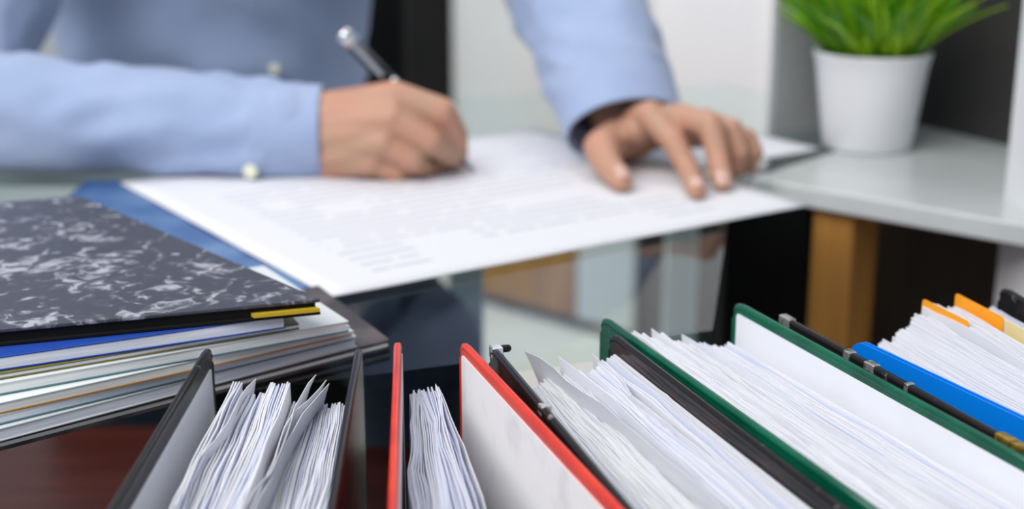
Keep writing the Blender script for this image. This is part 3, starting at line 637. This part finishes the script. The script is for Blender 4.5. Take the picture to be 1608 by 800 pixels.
# shirt: swept sleeves (open at the cuff) and trunk
def sweep(secs, n=48, sub=8, wr=0.004, fr=26, seed=0, up_=(0, 0, 1), flat=None):
    """secs: (centre, half width, half height); rings along a smooth path with fabric folds"""
    cs = [Vector(s[0]) for s in secs]; ring = []; vs, fs = [], []
    def cr(a, b, c, d, t): return 0.5 * ((2 * b) + (c - a) * t + (2 * a - 5 * b + 4 * c - d) * t * t + (3 * b - a - 3 * c + d) * t ** 3)
    m = len(secs)
    for i in range(m - 1):
        for k in range(sub + (1 if i == m - 2 else 0)):
            t = k / sub; i0, i3 = max(0, i - 1), min(m - 1, i + 2)
            ring.append((cr(cs[i0], cs[i], cs[i + 1], cs[i3], t), cr(secs[i0][1], secs[i][1], secs[i + 1][1], secs[i3][1], t), cr(secs[i0][2], secs[i][2], secs[i + 1][2], secs[i3][2], t)))
    for i, (c, a, b) in enumerate(ring):
        d = ring[min(i + 1, len(ring) - 1)][0] - ring[max(i - 1, 0)][0]; d.normalize(); u = Vector(up_); x = d.cross(u).normalized(); y = x.cross(d)
        fo = min(1, i / 9) if flat is None else flat
        for k in range(n):
            an = 2 * math.pi * k / n; q_ = c + x * a * math.cos(an) + y * b * math.sin(an); nr = (x * math.cos(an) + y * math.sin(an))
            ns = noise.noise((q_.x * fr + seed, q_.y * fr * .7, q_.z * fr)) + 0.6 * noise.noise((q_.x * fr * 2.1, q_.y * fr * 1.3 + seed, q_.z * fr * 1.6))
            sa = k / n * 2.0 * math.pi
            rg = 1 - 2.4 * abs(noise.noise((i * 0.16 + 1.1 * math.sin(sa) + seed, math.cos(sa) * 1.3 + seed * .5, math.sin(sa) * 1.3)))
            ns += 0.75 * max(-0.4, rg) * min(1, i / 16)
            q_ = q_ + nr * wr * ns * (0.25 + 0.75 * fo); q_.z = q_.z if (q_.z > 0.0048 or q_.y > 1.5) else 0.0048 + 0.002 * max(0, ns)
            vs.append(q_)
    for i in range(len(ring) - 1):
        for k in range(n): fs.append((i * n + k, i * n + (k + 1) % n, (i + 1) * n + (k + 1) % n, (i + 1) * n + k))
    return vs, fs
rs_secs = [(Q(505, 211, 1.232), .038, .0415), (Q(452, 211, 1.232), .040, .0435), (Q(405, 208, 1.232), .041, .044), (Q(300, 205, 1.238), .045, .049), (Q(150, 199, 1.255), .050, .056), (Q(0, 190, 1.275), .055, .062),
           (Q(-75, 150, 1.34), .058, .062), (Vector((-0.51, 1.46, 0.18)), .062, .066), (Vector((-0.51, 1.56, 0.32)), .072, .07), (Vector((-0.42, 1.60, 0.37)), .08, .06)]
ls_secs = [(Q(981, 200, 1.258), .053, .041), (Q(970, 165, 1.278), .055, .044), (Q(958, 130, 1.30), .057, .048), (Q(936, 70, 1.345), .059, .052), (Q(902, 0, 1.40), .060, .056), (LE, .062, .062),
           (Vector((-0.06, 1.58, 0.27)), .066, .066), (LS, .072, .07), (Vector((-0.24, 1.62, 0.38)), .08, .06)]
tr_secs = [(Vector((-0.37, 1.80, -0.24)), .175, .135), (Vector((-0.365, 1.77, -0.10)), .178, .135), (Vector((-0.36, 1.73, 0.03)), .180, .132), (Vector((-0.35, 1.69, 0.16)), .188, .132), (Vector((-0.34, 1.645, 0.30)), .19, .125), (Vector((-0.335, 1.60, 0.385)), .13, .09), (Vector((-0.333, 1.565, 0.43)), .066, .064)]
v1 = sweep(rs_secs, seed=3, wr=0.0058, fr=22); v2 = sweep(ls_secs, seed=8, wr=0.0065, fr=21); v3 = sweep(tr_secs, n=64, seed=5, wr=0.016, fr=10, up_=(0, 1, 0), flat=1)
shirt = obj('shirt', *join(v1, v2, v3), M['shirt'], person, smooth=True)
sol = shirt.modifiers.new('thickness', 'SOLIDIFY'); sol.thickness = 0.0012; sol.offset = -1
def cuff(secs, i1, nm='cuff'):
    vs, fs = sweep(secs, seed=secs[0][1] * 100, wr=0.0012, sub=6, flat=0.3); return vs, fs
def grow(s, g): return [(c, a + g, b + g) for c, a, b in s]
for secs in (rs_secs, ls_secs):
    s2 = [secs[0], secs[1], secs[2]]; s2 = grow(s2, 0.0022)
    d0 = (secs[0][0] - secs[1][0]).normalized() * 0.003; s2[0] = (s2[0][0] + d0, s2[0][1], s2[0][2])
    cf = obj('cuff', *cuff(s2, 2), M['shirt'], shirt, smooth=True)
    so = cf.modifiers.new('thickness', 'SOLIDIFY'); so.thickness = 0.0022; so.offset = -1
    if secs is rs_secs:
        b_ = Q(393, 270, 1.190)
        obj('button', *tube([b_ + Vector((0, .004, .0)), b_ + Vector((0, .0005, 0)), b_ + Vector((0, -.001, 0))], [.0062, .0062, .0050], 18), M['button'], cf, smooth=False)
# placket and buttons on the trunk
from mathutils.bvhtree import BVHTree
bt = BVHTree.FromPolygons([tuple(v) for v in v3[0]], v3[1])
for z in (-0.05, 0.04, 0.13, 0.22, 0.31):
    hit = bt.ray_cast(Vector((-0.262 - 0.12 * z, 0.8, z)), Vector((0, 1, 0)))[0]
    if hit: obj('button', *tube([hit + Vector((0, .004, 0)), hit + Vector((0, -.0015, 0)), hit + Vector((0, -.0025, 0))], [.0055, .0055, .0045], 16), M['button'], shirt)
# trousers and shoes
LK, RK = Vector((-0.095, 1.33, -0.20)), Vector((-0.43, 1.41, -0.20))
tp = []
for hip, knee, foot in ((Vector((-0.27, 1.78, -0.23)), LK, Vector((-0.11, 1.56, ZF + 0.10))), (Vector((-0.46, 1.78, -0.23)), RK, Vector((-0.43, 1.62, ZF + 0.10)))):
    tp += chain([hip, knee, foot], [.10, .068, .058])
tp += chain([(-0.43, 1.80, -0.22), (-0.30, 1.80, -0.22)], [.115, .115])
tm = bake('tr', tp, 0.008, 4, None); tm.transform(Matrix.Translation(-ORG['person'])); link('trousers', tm, M['trousers'], person)
for x, y in ((-0.11, 1.56), (-0.43, 1.62)):
    sm = bake('sh', chain([(x, y + .05, ZF + .045), (x, y - .08, ZF + .045), (x, y - .17, ZF + .034)], [.044, .042, .033]), .006, 3, None)
    sm.transform(Matrix.Translation(-ORG['person'])); link('shoe', sm, M['pen_black'], person)
# chair
ch = empty('office_chair', (-0.37, 1.86, ZF)); tag(ch, 'black office chair under the seated person', 'chair')
obj('seat', *box(-0.61, -0.13, 1.66, 2.12, -0.43, -0.345), M['black_matt'], ch, bevel=0.02)
obj('backrest', *box(-0.59, -0.15, 2.03, 2.09, -0.25, 0.22), M['black_matt'], ch, bevel=0.025)
obj('back_support', *box(-0.40, -0.34, 2.092, 2.115, -0.40, 0.0), M['pen_black'], ch, bevel=0.005)
obj('gas_post', *tube([(-0.37, 1.88, -0.64), (-0.37, 1.88, -0.43)], 0.025, 16), M['chrome'], ch, smooth=True)
for i in range(5):
    a = 2 * math.pi * i / 5 + .3; e_ = Vector((-0.37 + .28 * math.cos(a), 1.88 + .28 * math.sin(a), ZF + .065))
    ar = obj('leg', *tube([(-0.37, 1.88, -0.64), e_], [.026, .016], 10), M['pen_black'], ch, smooth=True)
    obj('caster', *tube([e_ + Vector((-.012, 0, -.035)), e_ + Vector((.012, 0, -.035))], .029, 16), M['pen_black'], ar)

# ================================================================== PEN
T = P(745, 271, 0.0045); d_ = ray(533, 47)
best = None
for i in range(4000):
    t = 1.05 + i * 0.0001; p_ = Vector((0, 0, H)) + d_ * t; L = (p_ - T).length
    if (best is None or abs(L - 0.150) < best[0]) and p_.y < 1.36: best = (abs(L - 0.150), p_)
TOP = best[1]; ax = (TOP - T).normalized()
pen = empty('ballpoint_pen', T); tag(pen, 'clear ballpoint pen with chrome cap held in the writing hand', 'pen')
at = lambda s: T + ax * s * 1.12
obj('tip', *tube([at(0), at(.003), at(.012)], [.0004, .0016, .0034], 14), M['pen_grey'], pen, smooth=True)
obj('nose_cone', *tube([at(.0121), at(.019)], [.0031, .005], 16), M['pen_grey'], pen, smooth=True)
obj('grip', *tube([at(.0191), at(.058)], [.0055, .006], 18), M['pen_black'], pen, smooth=True)
obj('barrel', *tube([at(.0581), at(.100), at(.136)], [.0063, .0068, .0068], 18), M['pen_clear'], pen, smooth=True)
obj('refill', *tube([at(.059), at(.135)], [.0030, .0030], 10), M['pen_black'], pen, smooth=True)
obj('collar', *tube([at(.092), at(.097)], [.0073, .0073], 18), M['chrome'], pen, smooth=True)
obj('cap', *tube([at(.1361), at(.147), at(.1495), at(.150)], [.0075, .0072, .0055, .001], 18), M['chrome'], pen, smooth=True)
x_, y_ = frame(ax); side = (Vector((0, -1, 0.2)) - ax * Vector((0, -1, 0.2)).dot(ax)).normalized()
obj('clip', *obox(at(.123) + side * .0100, ax * .021, ax.cross(side).normalized() * .0019, side * .0007), M['chrome'], pen, bevel=0.0004)
